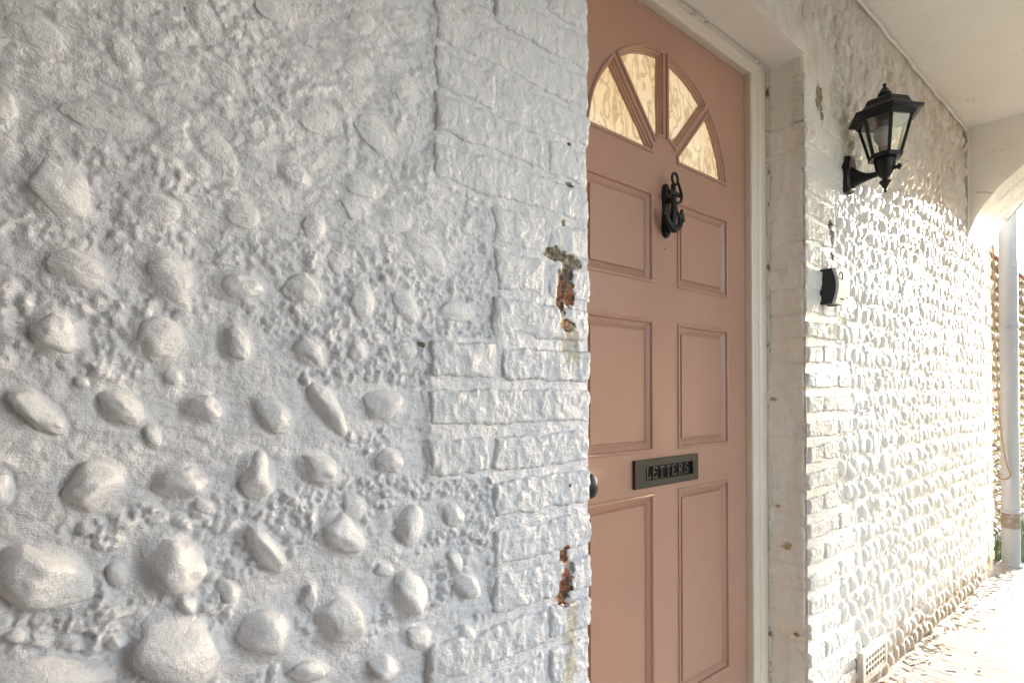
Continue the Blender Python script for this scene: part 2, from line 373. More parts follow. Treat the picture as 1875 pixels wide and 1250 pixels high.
# near flints: x, z, half length, half width, angle, how far they stand out
STONES=[(-0.8253,1.4467,0.0243,0.0159,-18,0.009),(-0.752,1.4518,0.0211,0.0125,-57,0.01),(-0.6735,1.5237,0.0228,0.0149,-64,0.009),(-0.7398,1.5121,0.0245,0.0087,23,0.007),(-0.6504,1.4634,0.0228,0.0144,-25,0.007),(-0.5364,1.453,0.0271,0.0213,28,0.008),(-0.7637,1.3747,0.0336,0.0152,5,0.01),(-0.6591,1.3701,0.0289,0.0151,-41,0.009),(-0.5658,1.3647,0.019,0.0136,-24,0.014),(-0.8505,1.3624,0.0129,0.0094,72,0.01),(-0.4727,1.6069,0.0195,0.0146,38,0.008),(-0.4779,1.5424,0.0218,0.0132,27,0.006),(-0.4028,1.533,0.0236,0.0207,-76,0.009),(-0.449,1.4529,0.0286,0.0191,-32,0.01),(-0.59,1.5747,0.0215,0.0142,3,0.006),(-0.8055,1.2857,0.0317,0.0221,-73,0.014),(-0.7176,1.2878,0.0204,0.0145,6,0.011),(-0.6282,1.2989,0.0187,0.0157,-4,0.01),(-0.5382,1.3005,0.0169,0.0133,82,0.01),(-0.469,1.3729,0.0238,0.0123,-1,0.006),(-0.4812,1.3406,0.0194,0.0146,3,0.006),(-0.7906,1.2095,0.0252,0.0191,-25,0.014),(-0.7057,1.2098,0.0269,0.0197,-73,0.017),(-0.6312,1.2099,0.0242,0.015,2,0.014),(-0.5492,1.2107,0.0241,0.0198,-26,0.013),(-0.4698,1.2084,0.0237,0.0176,-82,0.013),(-0.3997,1.2078,0.0267,0.0168,-56,0.011),(-0.3664,1.2957,0.0387,0.0195,-33,0.009),(-0.469,1.2985,0.0212,0.0143,5,0.007),(-0.3049,1.2088,0.0296,0.0132,3,0.007),(-0.4144,1.3354,0.0236,0.0154,13,0.006),(-0.8079,1.1379,0.0236,0.018,-74,0.019),(-0.7159,1.1351,0.0259,0.0229,-21,0.017),(-0.6327,1.1355,0.0205,0.0152,-77,0.014),(-0.5434,1.1347,0.0228,0.0171,-47,0.015),(-0.4775,1.1381,0.0199,0.0156,-75,0.012),(-0.4036,1.1412,0.0179,0.0151,-6,0.009),(-0.8209,1.0595,0.0293,0.0121,-47,0.018),(-0.7495,1.0577,0.0226,0.0151,-39,0.018),(-0.6696,1.0562,0.0212,0.0146,-23,0.017),(-0.5921,1.0507,0.029,0.0174,-49,0.018),(-0.5192,1.058,0.0345,0.0135,-61,0.019),(-0.4349,1.0599,0.0313,0.0198,-5,0.019),(-0.3551,1.064,0.0241,0.0173,-19,0.005),(-0.8472,0.9823,0.0177,0.0091,-87,0.017),(-0.773,0.9775,0.025,0.0227,27,0.022),(-0.6929,0.9728,0.0249,0.0186,-30,0.02),(-0.6103,0.9726,0.0284,0.0202,-76,0.02),(-0.5309,0.9739,0.0307,0.0183,-33,0.02),(-0.4299,0.9778,0.0222,0.0165,-16,0.017),(-0.4808,0.9196,0.0185,0.0132,-29,0.012),(-0.8123,0.8869,0.0376,0.0266,-48,0.027),(-0.7025,0.8834,0.0358,0.0271,-60,0.026),(-0.6001,0.8817,0.036,0.0141,-56,0.02),(-0.4966,0.881,0.0375,0.0211,-45,0.022),(-0.3935,0.8805,0.032,0.0224,-74,0.02),(-0.3191,0.8864,0.0265,0.014,-42,0.015),(-0.8094,0.7879,0.0476,0.0182,-21,0.026),(-0.6967,0.7789,0.0501,0.0312,-44,0.03),(-0.5981,0.7709,0.0344,0.0244,-40,0.025),(-0.4967,0.7646,0.04,0.0287,-53,0.025),(-0.3946,0.7736,0.0354,0.0238,-59,0.022),(-0.2833,0.765,0.0263,0.0159,-31,0.016),(-0.3133,0.8075,0.0221,0.0127,-71,0.013),(-0.4353,0.6773,0.025,0.0155,-35,0.018),(-0.5444,0.7074,0.0231,0.0115,-24,0.01),(-0.685,0.8295,0.012,0.008,-52,0.014),(-0.7539,0.8062,0.0123,0.0077,-40,0.012),(-0.7529,0.8785,0.0153,0.0081,-79,0.01),(-0.5428,0.8044,0.0181,0.0083,83,0.011),(-0.8349,0.834,0.0116,0.0062,-36,0.009),(-0.4341,0.8209,0.0158,0.0104,-32,0.01),(-0.3751,0.7035,0.0239,0.0128,-33,0.011),(-0.2839,0.6826,0.0244,0.0146,-46,0.011),(-0.7211,1.0299,0.0142,0.0068,-74,0.009),(-0.7851,1.0877,0.007,0.0062,-30,0.008),(-0.7027,1.0952,0.0095,0.008,-35,0.006),(-0.5048,1.258,0.0152,0.0117,1,0.006),(-0.641,0.8335,0.0143,0.0079,-63,0.009),(-0.6681,0.943,0.0125,0.0078,-34,0.007),(-0.8778,1.1175,0.0225,0.0171,-72,0.017),(-0.8791,1.0554,0.0186,0.0138,-49,0.018),(-0.8812,0.9073,0.0262,0.0191,-55,0.024),(-0.8747,0.988,0.0172,0.015,-31,0.02),(-0.8805,1.2005,0.0199,0.0144,-50,0.014),(-0.8812,1.2786,0.0198,0.016,-18,0.012),(-0.8857,1.356,0.0178,0.0134,-34,0.009)]

def skirt(X, Z, H, stones, k=.42):
    for (x, z, a, b, ang, p) in stones:
        r = a*1.7
        ix = np.where(np.abs(X-x) < r)[0]; iz = np.where(np.abs(Z-z) < r)[0]
        if len(ix) == 0 or len(iz) == 0: continue
        u0 = (X[ix]-x)[:, None]; v0 = (Z[iz]-z)[None, :]; c, s = math.cos(R(ang)), math.sin(R(ang))
        q = np.sqrt(((u0*c+v0*s)/a)**2+((-u0*s+v0*c)/b)**2)
        sl = np.ix_(ix, iz)
        damp = sstep(1.1, 1.55, q); H[sl] = H[sl]*(.35+.65*damp)+k*p*(1-sstep(.55, 1.32, q))

def relief_left(xs, zs):
    X, Z = np.meshgrid(xs, zs, indexing='ij')
    H = .0045*fbm(X*5, Z*6, 3, 1)+.0022*fbm(X*17, Z*26, 3, 4)
    up = sstep(1.05, 1.45, Z)
    streak = fbm(X*22+2*fbm(X*6, Z*6, 2, 8), Z*85, 3, 9)+.5*fbm(X*60+Z*40, Z*120-X*60, 3, 12)
    H += (.0011+.0012*up)*streak
    low = 1-up
    lump = fbm(X*75, Z*80, 3, 15, .6); msk = sstep(-.12, .30, fbm(X*7, Z*13, 3, 21)+.16*np.cos((Z-.975)*2*math.pi/.0805+math.pi))
    H += (.0011+.0020*low)*lump*(.35+msk)
    # grains of aggregate under the paint
    d = .002; G = np.zeros((int(1.02/d), int(1.6/d))); x0, z0 = -1.01, .41
    rg = np.random.RandomState(11); pts = []
    for k in range(34000):
        x = -1.0+rg.rand()*.99; z = .42+rg.rand()*1.55
        m = float(sstep(-.10, .35, fbm(np.array(x*7.), np.array(z*13.), 3, 21)+.16*math.cos((z-.975)*2*math.pi/.0805+math.pi)))
        u_ = float(sstep(1.05, 1.35, np.array(z)))
        if rg.rand() > m*(1-.55*u_) or x > -left_block(z)-.006: continue
        r = .0022+.0058*rg.rand()**3.2; el = 1+rg.rand()*.35
        pts.append((x, z, r*el, r, rg.rand()*3.14, r*(.95-.60*u_)*(.6+.5*rg.rand())))
    stamp(G, x0, z0, d, pts)
    fx = (X-x0)/d; fz = (Z-z0)/d; ok = (fx > 0) & (fx < G.shape[0]-2) & (fz > 0) & (fz < G.shape[1]-2)
    fx = np.clip(fx, 0, G.shape[0]-2); fz = np.clip(fz, 0, G.shape[1]-2); i = fx.astype(int); j = fz.astype(int); a = fx-i; b = fz-j
    Gs = (G[i, j]*(1-a)+G[i+1, j]*a)*(1-b)+(G[i, j+1]*(1-a)+G[i+1, j+1]*a)*b
    H += np.where(ok, Gs, 0)
    skirt(xs, zs, H, STONES)
    # quoin level
    edge = np.array([-left_block(z) for z in zs])[None, :]+.011*fbm(Z*22, X*6, 4, 31)
    q = sstep(-.006-.01*up, .007+.008*up, X-edge)
    Hq = .0045-.002*up+.0022*fbm(X*9, Z*9, 3, 41)+.0015*fbm(X*48, Z*42, 4, 44)+.0007*streak
    H = H*(1-q)+Hq*q
    for p in LEFT_PATCH[:11]:
        H -= .004*(1-sstep(.6, 1.1, np.sqrt(((X-p[0])/p[2])**2+((Z-p[1])/p[3])**2)))
    return H

def wall_grid(name, xs, zs, H, mat, parent, keep=None):
    X, Z = np.meshgrid(xs, zs, indexing='ij'); V = np.stack([X, -H, Z], 2).reshape(-1, 3)
    F = grid_faces(len(xs), len(zs))
    if keep is not None:
        cx = (X[:-1, :-1]+X[1:, 1:]).ravel()/2; cz = (Z[:-1, :-1]+Z[1:, 1:]).ravel()/2; F = F[keep(cx, cz)]
    return link(name, np_mesh(name, V, F), mat, parent)

def ico(sub):
    bm = bmesh.new(); bmesh.ops.create_icosphere(bm, subdivisions=sub, radius=1)
    V = np.array([v.co[:] for v in bm.verts]); F = np.array([[v.index for v in f.verts] for f in bm.faces]); bm.free(); return V, F
ICO = {k: ico(k) for k in (1, 2, 3, 4)}
def pebble(sub, seed, amp=.16, cuts=4, fine=.012):
    """a knobbly flint of unit size, flattened by a few soft facets"""
    D, F = ICO[sub]; rg = np.random.RandomState(seed)
    r = 1+amp*vn3(D*1.3+seed, seed % 19)+amp*.45*vn3(D*3.1, seed % 13)
    for _ in range(cuts):
        n = rg.randn(3); n[1] = -abs(n[1])*1.1; n /= np.linalg.norm(n); h = .72+.2*rg.rand()
        dn = D@n; lim = np.where(dn > .05, h/np.maximum(dn, .05), 9); k = .06
        m = np.minimum(r, lim); r = m-k*np.log(np.exp(-(r-m)/k)+np.exp(-(lim-m)/k))+k*.2
    r = r+fine*vn3(D*11, 3)+fine*.7*vn3(D*23, 7)
    return D*r[:, None], F

def brick_mesh(name, x0, x1, z0, z1, base, lift, cell=.0025, seed=0, dl=.012, dr=.012, rough=1.0, rim=.005, holes=()):
    """one painted brick: bulging worn face with ragged arrises; dl/dr = how far its ends go back"""
    w, h = x1-x0, z1-z0; nu = max(8, int(w/cell)); nv = max(6, int(h/cell))
    def par(n, L):
        u = np.linspace(0, 1, n); e = min(.4, rim/L); k = np.array([0, .18, .45, .8])*e
        return np.unique(np.concatenate([k, u[(u > e) & (u < 1-e)], 1-k]))
    U = par(nu, w); Vv = par(nv, h); S, T = np.meshgrid(U, Vv, indexing='ij')
    zz = z0+T*h; xx = x0+S*w
    wob = lambda a, b, s: .0042*fbm(a*22, b*22, 3, s)+.0018*fbm(a*140, b*140, 2, s+5)
    X = x0+S*w+(1-S)*wob(zz, zz*0+seed, seed)+S*wob(zz, zz*0+seed+.3, seed+2)
    Z = z0+T*h+(1-T)*wob(xx, xx*0+seed*.7, seed+4)+T*wob(xx, xx*0+seed*.7+.4, seed+6)
    pr = lambda d: np.where(d < rim, np.sqrt(np.clip(1-(1-d/rim)**2, 0, 1)), 1.)
    E = pr(S*w)*pr((1-S)*w)*pr(T*h)*pr((1-T)*h)
    rel = .0013*rough*fbm(X*60, Z*60, 4, seed % 23)+.0014*rough*fbm(X*14, Z*14, 2, 60+seed % 17)+.0006*rough*fbm(X*160, Z*60, 3, 77)
    H = base-.004+(lift+.004)*E+rel*E
    for p in holes:
        H = H-.0045*(1-sstep(.55, 1.05, np.sqrt(((X-p[0])/p[2])**2+((Z-p[1])/p[3])**2)))
    Y = -H
    def ext(A, ax, lo, hi):
        a = A.take([0], ax); b = A.take([-1], ax); return np.concatenate([a if lo is None else lo(a), A, b if hi is None else hi(b)], ax)
    X = ext(X, 0, None, None); Z = ext(Z, 0, None, None); Y = ext(Y, 0, lambda a: a*0+dl, lambda a: a*0+dr)
    X = ext(X, 1, None, None); Z = ext(Z, 1, None, None); Y = ext(Y, 1, lambda a: np.maximum(a, .012), lambda a: np.maximum(a, .012))
    return np_mesh(name, np.stack([X, Y, Z], 2).reshape(-1, 3), grid_faces(*X.shape))

# ------------------------------------------------------------------ the house wall left of the door
near = empty('flint_wall', (-.5, 0, 0), 'near white painted flint wall left of the door, with rust stains by the opening', 'wall')
xs = np.concatenate([np.linspace(-2.2, -1.0, 60), np.arange(-.998, -.003, .002), [-.003]])
zs = np.concatenate([np.linspace(0, .42, 30), np.arange(.422, 1.98, .002), np.linspace(1.985, 2.509, 50)])
HL = relief_left(xs, zs)
wall_grid('mortar_face', xs, zs, HL, M['left'], near)
for k, (x, z, a, b, ang, p) in enumerate(STONES):
    big = a > .017; p = .92*p*(1-.5*float(sstep(1.08, 1.32, np.array(z))))
    V, F = pebble(4 if big else 3, 100+k, .24, 5, .02)
    V = V*np.array([a*1.06, p*1.06, b*1.08]); c, s = math.cos(R(ang)), math.sin(R(ang))
    W = np.stack([V[:, 0]*c-V[:, 2]*s, V[:, 1], V[:, 0]*s+V[:, 2]*c], 1)
    me = np_mesh('flint', W, F); o = link('flint', me, M['left_stone'], near)
    o.location = Vector((x, -.0005, z))-parent_world(near)
kb = 0; rb_ = random.Random(5)
for i in range(len(COURSES)-1):
    z0, z1 = COURSES[i], COURSES[i+1]; zm = (z0+z1)/2; w = left_block(zm); j = .011
    if zm < .39 or zm > 2.02: cell = .012
    else: cell = .0026
    lowz = 1-float(sstep(1.1, 1.3, np.array(zm)))
    lift = .0022+.0045*lowz; rough = 1.0+.6*lowz
    if w > .3: spans = [(.001, .222), (.233, w)] if i % 2 else [(.001, .107), (.118, w)] if w < .34 else [(.001, .107), (.118, w)]
    else: spans = [(.001, w)] if i % 2 else [(.001, .107), (.118, w)]
    if w > .3: spans = [(.001, w)] if rb_.random() < .25 else [(.001, c_-.005), (c_+.006, w)] if (c_ := rb_.choice((.112, .225, .24))) else 0
    else: spans = [(.001, w)] if rb_.random() < .6 else [(.001, .107), (.118, w)]
    for (a, b) in spans:
        dx = random.uniform(-.004, .003); dz = random.uniform(-.0015, .0015)
        hl = [p for p in LEFT_PATCH if -b-.02 < p[0] < -a+.02 and z0-.02 < p[1] < z1+.02 and p[4] in ('dark', 'mortar', 'rust', 'grey')]
        corner = a < .01
        me = brick_mesh('brick', -b-(dx if not corner else 0), -a-(dx if corner else 0), z0+.006+dz, z1-.006-.006*lowz+dz, .0045, lift+random.uniform(-.001, .0015), cell, kb*3+1, .01, .12 if corner else .01, rough, .006 if zm < 1.2 else .012, hl)
        link('brick', me, M['left'], near); kb += 1
box('reveal_face', -.03, -.004, .001, .30, 0, 2.13, M['jamb'], near)

# ------------------------------------------------------------------ the house wall right of and above the door
far = empty('flint_wall', (2.2, 0, 0), 'far stretch of white painted flint wall right of the door, with the lantern on it', 'wall')
OPEN_X, LINTEL = .985, 2.133
xs = np.concatenate([np.arange(0, OPEN_X, .012), np.arange(OPEN_X+.001, 2.0, .004), np.arange(2.0, 3.571, .007)])
zs = np.concatenate([np.arange(0, 2.12, .005), np.arange(LINTEL, 2.509, .006), [2.512]])
X, Z = np.meshgrid(xs, zs, indexing='ij')
H = .004*fbm(X*4, Z*4, 3, 2)+.0022*fbm(X*22, Z*15, 3, 6)+.0022*fbm(X*70, Z*50, 3, 7)+.0012*sstep(1.5, 1.9, Z)*fbm(X*70, Z*14, 3, 61)
d = .004; G = np.zeros((int(2.7/d), int(2.55/d))); rg = np.random.RandomState(23); pts = []
for k in range(12000):
    x = .99+rg.rand()**1.3*2.55; z = rg.rand()*2.5; r = .004+.008*rg.rand()**2
    if x < OPEN_X+right_block(z)+.01 or x > 3.32: continue
    pts.append((x, z, r*(1+rg.rand()), r, rg.rand()*3.14, r*.8*(.5+.5*rg.rand())))
stamp(G, .96, -.02, d, pts)
fx = np.clip((X-.96)/d, 0, G.shape[0]-2); fz = np.clip((Z+.02)/d, 0, G.shape[1]-2)
H += np.where(X > 1.0, G[fx.astype(int), fz.astype(int)], 0)
edge = np.array([OPEN_X+right_block(z) for z in zs])[None, :]+.006*fbm(Z*25, X*0, 3, 33)
q = (1-sstep(-.004, .004, X-edge)); q = np.maximum(q, sstep(3.33, 3.34, X+.01*np.sign(np.sin(Z*13.5))))
Hq = .003+.0015*fbm(X*9, Z*9, 3, 42)+.0008*fbm(X*60, Z*50, 3, 45)
H = H*(1-q)+Hq*q
band = sstep(LINTEL+.075, LINTEL+.068, Z)*sstep(1.09, 1.07, X)*(Z > LINTEL-.001)     # smooth lintel band over the door
H = H*(1-band)+(.007+.0008*fbm(X*20, Z*20, 3, 9))*band
for p in RIGHT_PATCH[:5]:
    H -= .005*(1-sstep(.6, 1.1, np.sqrt(((X-p[0])/p[2])**2+((Z-p[1])/p[3])**2)))
# flints in courses
rg = np.random.RandomState(4); FL = []
def on_vent(x, z): return 1.355 < x < 1.625 and .065 < z < .185
for i in range(len(COURSES)-2):
    zm = (COURSES[i]+COURSES[i+1])/2-.006
    x = OPEN_X+max(right_block(zm), .06)+.04+rg.rand()*.02
    if zm > LINTEL+.09: x = .03
    while x < 3.33:
        lowf = 1-float(sstep(.75, 1.0, np.array(zm))); hi = float(sstep(1.55, 1.8, np.array(zm)))
        a = (.016+.011*rg.rand())*(1+.25*lowf); b = (.018+.011*rg.rand())*(1+.2*lowf)
        if rg.rand() < .05: a *= 1.35; b *= 1.4
        p = (.005+.007*rg.rand()+.006*lowf)*(1+.35*hi)
        if rg.rand() < .93 and not on_vent(x, zm): FL.append((x, zm+rg.uniform(-.012, .012), a, b, rg.uniform(-75, 75), p))
        x += a+.012+.026*(.2+1.1*rg.rand())*(1-.2*lowf)+.010
skirt(xs, zs, H, FL, .35)
keep = lambda cx, cz: ~((cx < OPEN_X) & (cz < LINTEL-.001))
wall_grid('mortar_face', xs, zs, H, M['right'], far, keep)
VAR = [pebble(3, 500+k, .17, 4, .012) for k in range(12)]; VAR2 = [pebble(2, 500+k, .17, 4, .0) for k in range(12)]
meA = [np_mesh('flint', v, f) for v, f in VAR]; meB = [np_mesh('flint', v, f) for v, f in VAR2]
for m_ in meA+meB: m_.materials.append(M['right_stone'])
fsort = sorted(FL, key=lambda s: (s[0]+.81)**2+((s[1]-1.2)*.6)**2 if s[0] > .99 else 99)
for k, (x, z, a, b, ang, p) in enumerate(fsort[:300]):
    o = link('flint', (meA if k < 170 else meB)[rg.randint(12)], None, far)
    o.location = Vector((x, -.0005, z))-parent_world(far); o.rotation_euler = (0, -R(ang), 0); o.scale = (a*1.05, p*1.08, b*1.05)
Vs, Fs, n0 = [], [], 0
for (x, z, a, b, ang, p) in fsort[300:]:
    V, F = VAR2[rg.randint(12)]; V = V*np.array([a*1.05, p*1.08, b*1.05]); c, s = math.cos(R(ang)), math.sin(R(ang))
    Vs.append(np.stack([x+V[:, 0]*c-V[:, 2]*s, V[:, 1], z+V[:, 0]*s+V[:, 2]*c], 1)); Fs.append(F+n0); n0 += len(V)
tag(link('flints', np_mesh('flints', np.concatenate(Vs), np.concatenate(Fs)), M['right_stone'], far), kind='stuff')
for i in range(len(COURSES)-1):
    z0, z1 = COURSES[i], COURSES[i+1]; zm = (z0+z1)/2; w = right_block(zm)
    if zm < LINTEL-.03:
        if w > .3: spans = [(0, .107), (.118, w)] if i % 2 else [(0, .222), (.233, w)]
        else: spans = [(0, .102), (.112, w)] if i % 2 else [(0, w)]
        rel = 1-float(sstep(1.28, 1.36, np.array(zm)))
        for (a, b) in spans:
            corner = a == 0; dx = random.uniform(-.003, .003); dz = random.uniform(-.003, .003)
            hl = [p for p in RIGHT_PATCH if a-.03 < p[0]-OPEN_X < b+.03 and z0-.02 < p[1] < z1+.02 and p[4] != 'stain']
            me = brick_mesh('brick', OPEN_X+a+(dx if corner else 0), OPEN_X+b+dx, z0+.004+dz, z1-.010-.014*rel+dz, .003, .0035+.0055*rel+random.uniform(-.001, .002), .0036, 300+i*5+int(a*90), .03 if corner else .01, .01, 1.5, .006, hl)
            link('brick', me, M['right'], far)
    if i % 3 and zm < 2.45:
        me = brick_mesh('brick', 3.36 if (i//3) % 2 else 3.42, 3.572, z0+.006, z1-.014, .003, .006, .02, 900+i, .01, .2, 1, .006)
        link('brick', me, M['right'], far)
# the reveal beside the frame, worn courses under thick paint
ys = np.arange(0, .125, .003); zj = np.arange(0, LINTEL+.002, .004); Y, Zj = np.meshgrid(ys, zj, indexing='ij')
J = .0038*fbm(Y*14, Zj*9, 3, 51)+.0016*fbm(Y*60, Zj*50, 4, 52)
for c in COURSES:
    sl = (1-sstep(.0, .007, np.abs(Zj-c-.004*vn(Y*25, Zj*0+c*9, 5)))); J -= .0042*sl*sstep(-.4, .4, vn(Y*22, Zj*3+c, 8)+.25)
J -= .010*(1-sstep(.0, .010, Y))**2
link('reveal_face', np_mesh('reveal_face', np.stack([OPEN_X-.001-J, Y+.0005, Zj], 2).reshape(-1, 3), grid_faces(len(ys), len(zj))), M['jamb'], far)
xs2 = np.arange(-.02, OPEN_X+.006, .006); Y, X2 = np.meshgrid(ys, xs2, indexing='ij')
S_ = LINTEL-.0015*fbm(Y*12, X2*8, 3, 53)
link('soffit_face', np_mesh('soffit_face', np.stack([X2, Y-.007, S_], 2).reshape(-1, 3), grid_faces(len(ys), len(xs2))), M['jamb'], far)
# crumbling gap between reveal and frame
zz = np.arange(.0, LINTEL, .006); rows = []
for z in zz:
    wv = .004+.0035*abs(float(fbm(np.array(z*22), np.array(.3), 3, 3))); yy = .112+.002*float(vn(np.array(z*40), np.array(.1), 2))
    rows.append([(OPEN_X-.0015, yy-wv, z), (OPEN_X-.004, yy-wv*.3, z), (OPEN_X-.006, yy+.004, z)])
link('mortar_gap', np_mesh('mortar_gap', np.array(rows).reshape(-1, 3), grid_faces(len(zz), 3)), M['gap'], far)
xx = np.arange(.03, OPEN_X, .006)
rows = [[(x, .105-.003*abs(float(vn(np.array(x*30), np.array(.5), 4))), LINTEL-.0035), (x, .1105, LINTEL-.006), (x, .116, LINTEL-.008)] for x in xx]
link('mortar_gap', np_mesh('mortar_gap', np.array(rows).reshape(-1, 3), grid_faces(len(xx), 3)), M['gap'], far)
for (cy_, cz_, cr) in ((.055, .60, .013), (.098, 1.06, .007), (.03, .33, .006), (.085, .72, .005)):
    rg3 = np.random.RandomState(int(cz_*100)); bm = bmesh.new(); rr = [cr*(.6+.8*rg3.rand()) for _ in range(14)]
    loft(bm, [[(OPEN_X-dx_, cy_+1.3*r*k_*math.cos(2*math.pi*i/14), cz_+.8*r*k_*math.sin(2*math.pi*i/14)) for i, r in enumerate(rr)] for dx_, k_ in ((.001, 1.1), (.0085, 1.0))])
    new_obj('paint_chip', bm, M['flint'], far)
# end of the wall, outside corner
box('end_face', 3.56, 3.568, .001, .35, 0, 2.9, M['right'], far)
# air brick low in the wall
vent = bmesh.new(); X0, X1, Z0, Z1 = 1.375, 1.605, .075, .165
bx(vent, X0, X1, -.006, .0, Z0, Z1); nxc, nzc = 7, 3
for i in range(nxc+1):
    x = X0+.014+i*(X1-X0-.034)/nxc; bx(vent, x, x+.007, -.026, -.0061, Z0+.012, Z1-.012)
for j in range(nzc+1):
    z = Z0+.008+j*(Z1-Z0-.022)/nzc; bx(vent, X0+.006, X1-.006, -.0262, -.0062, z, z+.0075)
bx(vent, X0-.004, X1+.004, -.0275, -.0063, Z0-.008, Z0+.006); bx(vent, X0-.004, X1+.004, -.0275, -.0063, Z1-.006, Z1+.010)
bx(vent, X0-.006, X0+.012, -.0272, -.0064, Z0, Z1); bx(vent, X1-.012, X1+.006, -.0272, -.0064, Z0, Z1)
ab = new_obj('air_brick', vent, M['right_stone'], far)
box('air_brick_dark_sheet', X0+.004, X1-.004, -.0085, -.0065, Z0+.006, Z1-.006, M['bronze_dark'], ab)  # near-black sheet stands in for the shade inside the holes

# ------------------------------------------------------------------ ceiling, floor, end arch, added outer wall
xs = np.linspace(-2.3, 3.02, 180); ys = np.linspace(.0, -1.4, 50); X, Y = np.meshgrid(xs, ys, indexing='ij')
Zc = 2.509+.004*fbm(X*1.5, Y*1.5, 3, 71)+.0012*fbm(X*12, Y*12, 3, 72)
tag(link('ceiling', np_mesh('ceiling', np.stack([X, Y, Zc], 2).reshape(-1, 3), grid_faces(len(xs), len(ys))), M['plaster']), kind='structure')
tag(box('roof_slab', -2.3, 3.6, -1.75, .5, 2.53, 2.8, M['back']), kind='structure')

xs = np.concatenate([np.arange(-2.3, 1.2, .05), np.arange(1.2, 4.02, .005)]); ys = np.linspace(.02, -3.2, 90); X, Y = np.meshgrid(xs, ys, indexing='ij')
g = X+.010*fbm(X*1.5, Y*6, 3, 81)
Zg = .0012*np.abs(np.sin(g*math.pi/.032))**.6*(.4+.6*sstep(-.5, .5, fbm(X*3, Y*4, 2, 84)))-.002+.003*fbm(X*2, Y*2, 3, 85)+.0012*fbm(X*30, Y*18, 2, 86)
Zg += .012*sstep(-.05, .01, Y)
tag(link('path', np_mesh('path', np.stack([X, Y, Zg], 2).reshape(-1, 3), grid_faces(len(xs), len(ys), True)), M['concrete']), kind='structure')
bm = bmesh.new(); bmesh.ops.create_grid(bm, x_segments=2, y_segments=2, size=150)
for v in bm.verts: v.co.z = -.02
tag(new_obj('ground', bm, M['soil']), kind='structure')

aw = empty('arch_wall', (3.28, -.62, 0), 'white plastered cross wall with a round arch at the bright far end of the passage', 'arch')
CY, CZ, RA = -.594, 1.752, .615
a0 = math.acos(.594/RA)
arc = []
for k in range(41):
    a = a0+(math.pi-2*a0)*k/40; rr = RA+.004*float(fbm(np.array(k*.35), np.array(.2), 3, 2)); arc.append((CY+rr*math.cos(a), CZ+rr*math.sin(a)))
# face towards the camera and outer face, built in strips from the arch up to the ceiling
nX = 26; XA, XB = 3.0, 3.56
for nm, xf, sg in (('inner_face', XA, -1), ('outer_face', XB, 1)):
    rows = []
    for k, (y, z) in enumerate(arc):
        yt = y if 0 < k < 40 else (0.0 if k == 0 else -1.3)
        col = []
        for j in range(25):
            t_ = j/24; yy = y*(1-t_)+yt*t_; z2 = z*(1-t_)+2.52*t_
            dd = .003*float(fbm(np.array(yy*9), np.array(z2*9), 3, 15)); dd += -.008*(1-min(1, t_*12))**2
            col.append((xf+sg*dd, yy, z2))
        rows.append(col)
    o = link(nm, np_mesh(nm, np.array(rows).reshape(-1, 3), grid_faces(41, 25, sg > 0)), M['plaster'], aw)
rows = []
for (y, z) in arc:
    rows.append([(XA+.008+(XB-XA-.016)*j/nX, y-.003*float(fbm(np.array(j*.22), np.array(y*4+z*4), 3, 4)), z+.005*float(fbm(np.array(j*.2), np.array(y*5-z*5), 3, 6))) for j in range(nX+1)])
link('intrados', np_mesh('intrados', np.array(rows).reshape(-1, 3), grid_faces(41, nX+1)), M['plaster'], aw)
box('pier', XA, XB, -1.75, arc[-1][0], 0, 2.52, M['plaster'], aw, .01)

# added unseen outer wall: its piers and beam shape the light opposite the door
pw = empty('added_passage_wall', (.5, -1.5, 0), 'added unseen outer wall of the passage, its opening shaping the light on door and near wall', 'wall')
box('pier', 1.65, 3.0, -1.75, -1.45, 0, 2.52, M['back'], pw, .01)  # white, so it bounces light onto the far wall
box('pier', -2.3, -.12, -1.75, -1.45, 0, 2.52, M['dim'], pw, .01)
box('added_end_pier', -2.6, -2.31, -1.75, .3, 0, 2.52, M['dim'], pw, .01)  # added unseen wall closing the left end against light
box('beam', -.119, 1.649, -1.75, -1.45, 2.24, 2.52, M['dim'], pw, .01)

# painted cable clipped along the ceiling line and down the corner
bm = bmesh.new(); pts = []
for k in range(60):
    x = .2+k*(2.985-.2)/59; pts.append((x, -.010-.002*math.sin(k*1.7), 2.497+.003*math.sin(k*.9)))
for k in range(1, 14): pts.append((2.986+.004*math.sin(k), -.013, 2.497-k*.04))
tube(bm, pts, .006, 6)
tag(new_obj('cable', bm, M['plaster'], None, True), 'thin white painted cable clipped along the top of the wall under the ceiling', 'cable', kind='thing')

# ------------------------------------------------------------------ door frame
DX0, DX1, DZ1, DY = .034, .884, 2.088, .14       # door edges, top, front face
fr = empty('door_frame', (.46, .13, 0), 'cream painted wooden frame with a moulded edge round the pink door', 'door frame')
prof = [(0, .062), (0, .004), (.0015, 0), (.005, -.002), (.034, -.002), (.0375, -.006), (.043, -.0085), (.049, -.0075), (.052, -.004), (.055, -.0005), (.058, -.0035), (.064, -.004), (.068, -.001), (.104, -.001), (.104, .04)]
sweep('frame_moulding', [(DX1+.002, 0), (DX1+.002, DZ1+.003), (DX0-.002, DZ1+.003), (DX0-.002, 0)], prof, .118, M['frame'], fr, closed=False, smooth=False, flip=True)
box('door_stop', DX1-.001, DX1+.03, .150, .21, 0, DZ1+.03, M['frame'], fr)
box('door_stop', DX0-.03, DX0+.001, .150, .21, 0, DZ1+.03, M['frame'], fr)
box('sill', -.02, 1.0, .06, .25, .0, .075, M['frame'], fr, .006)

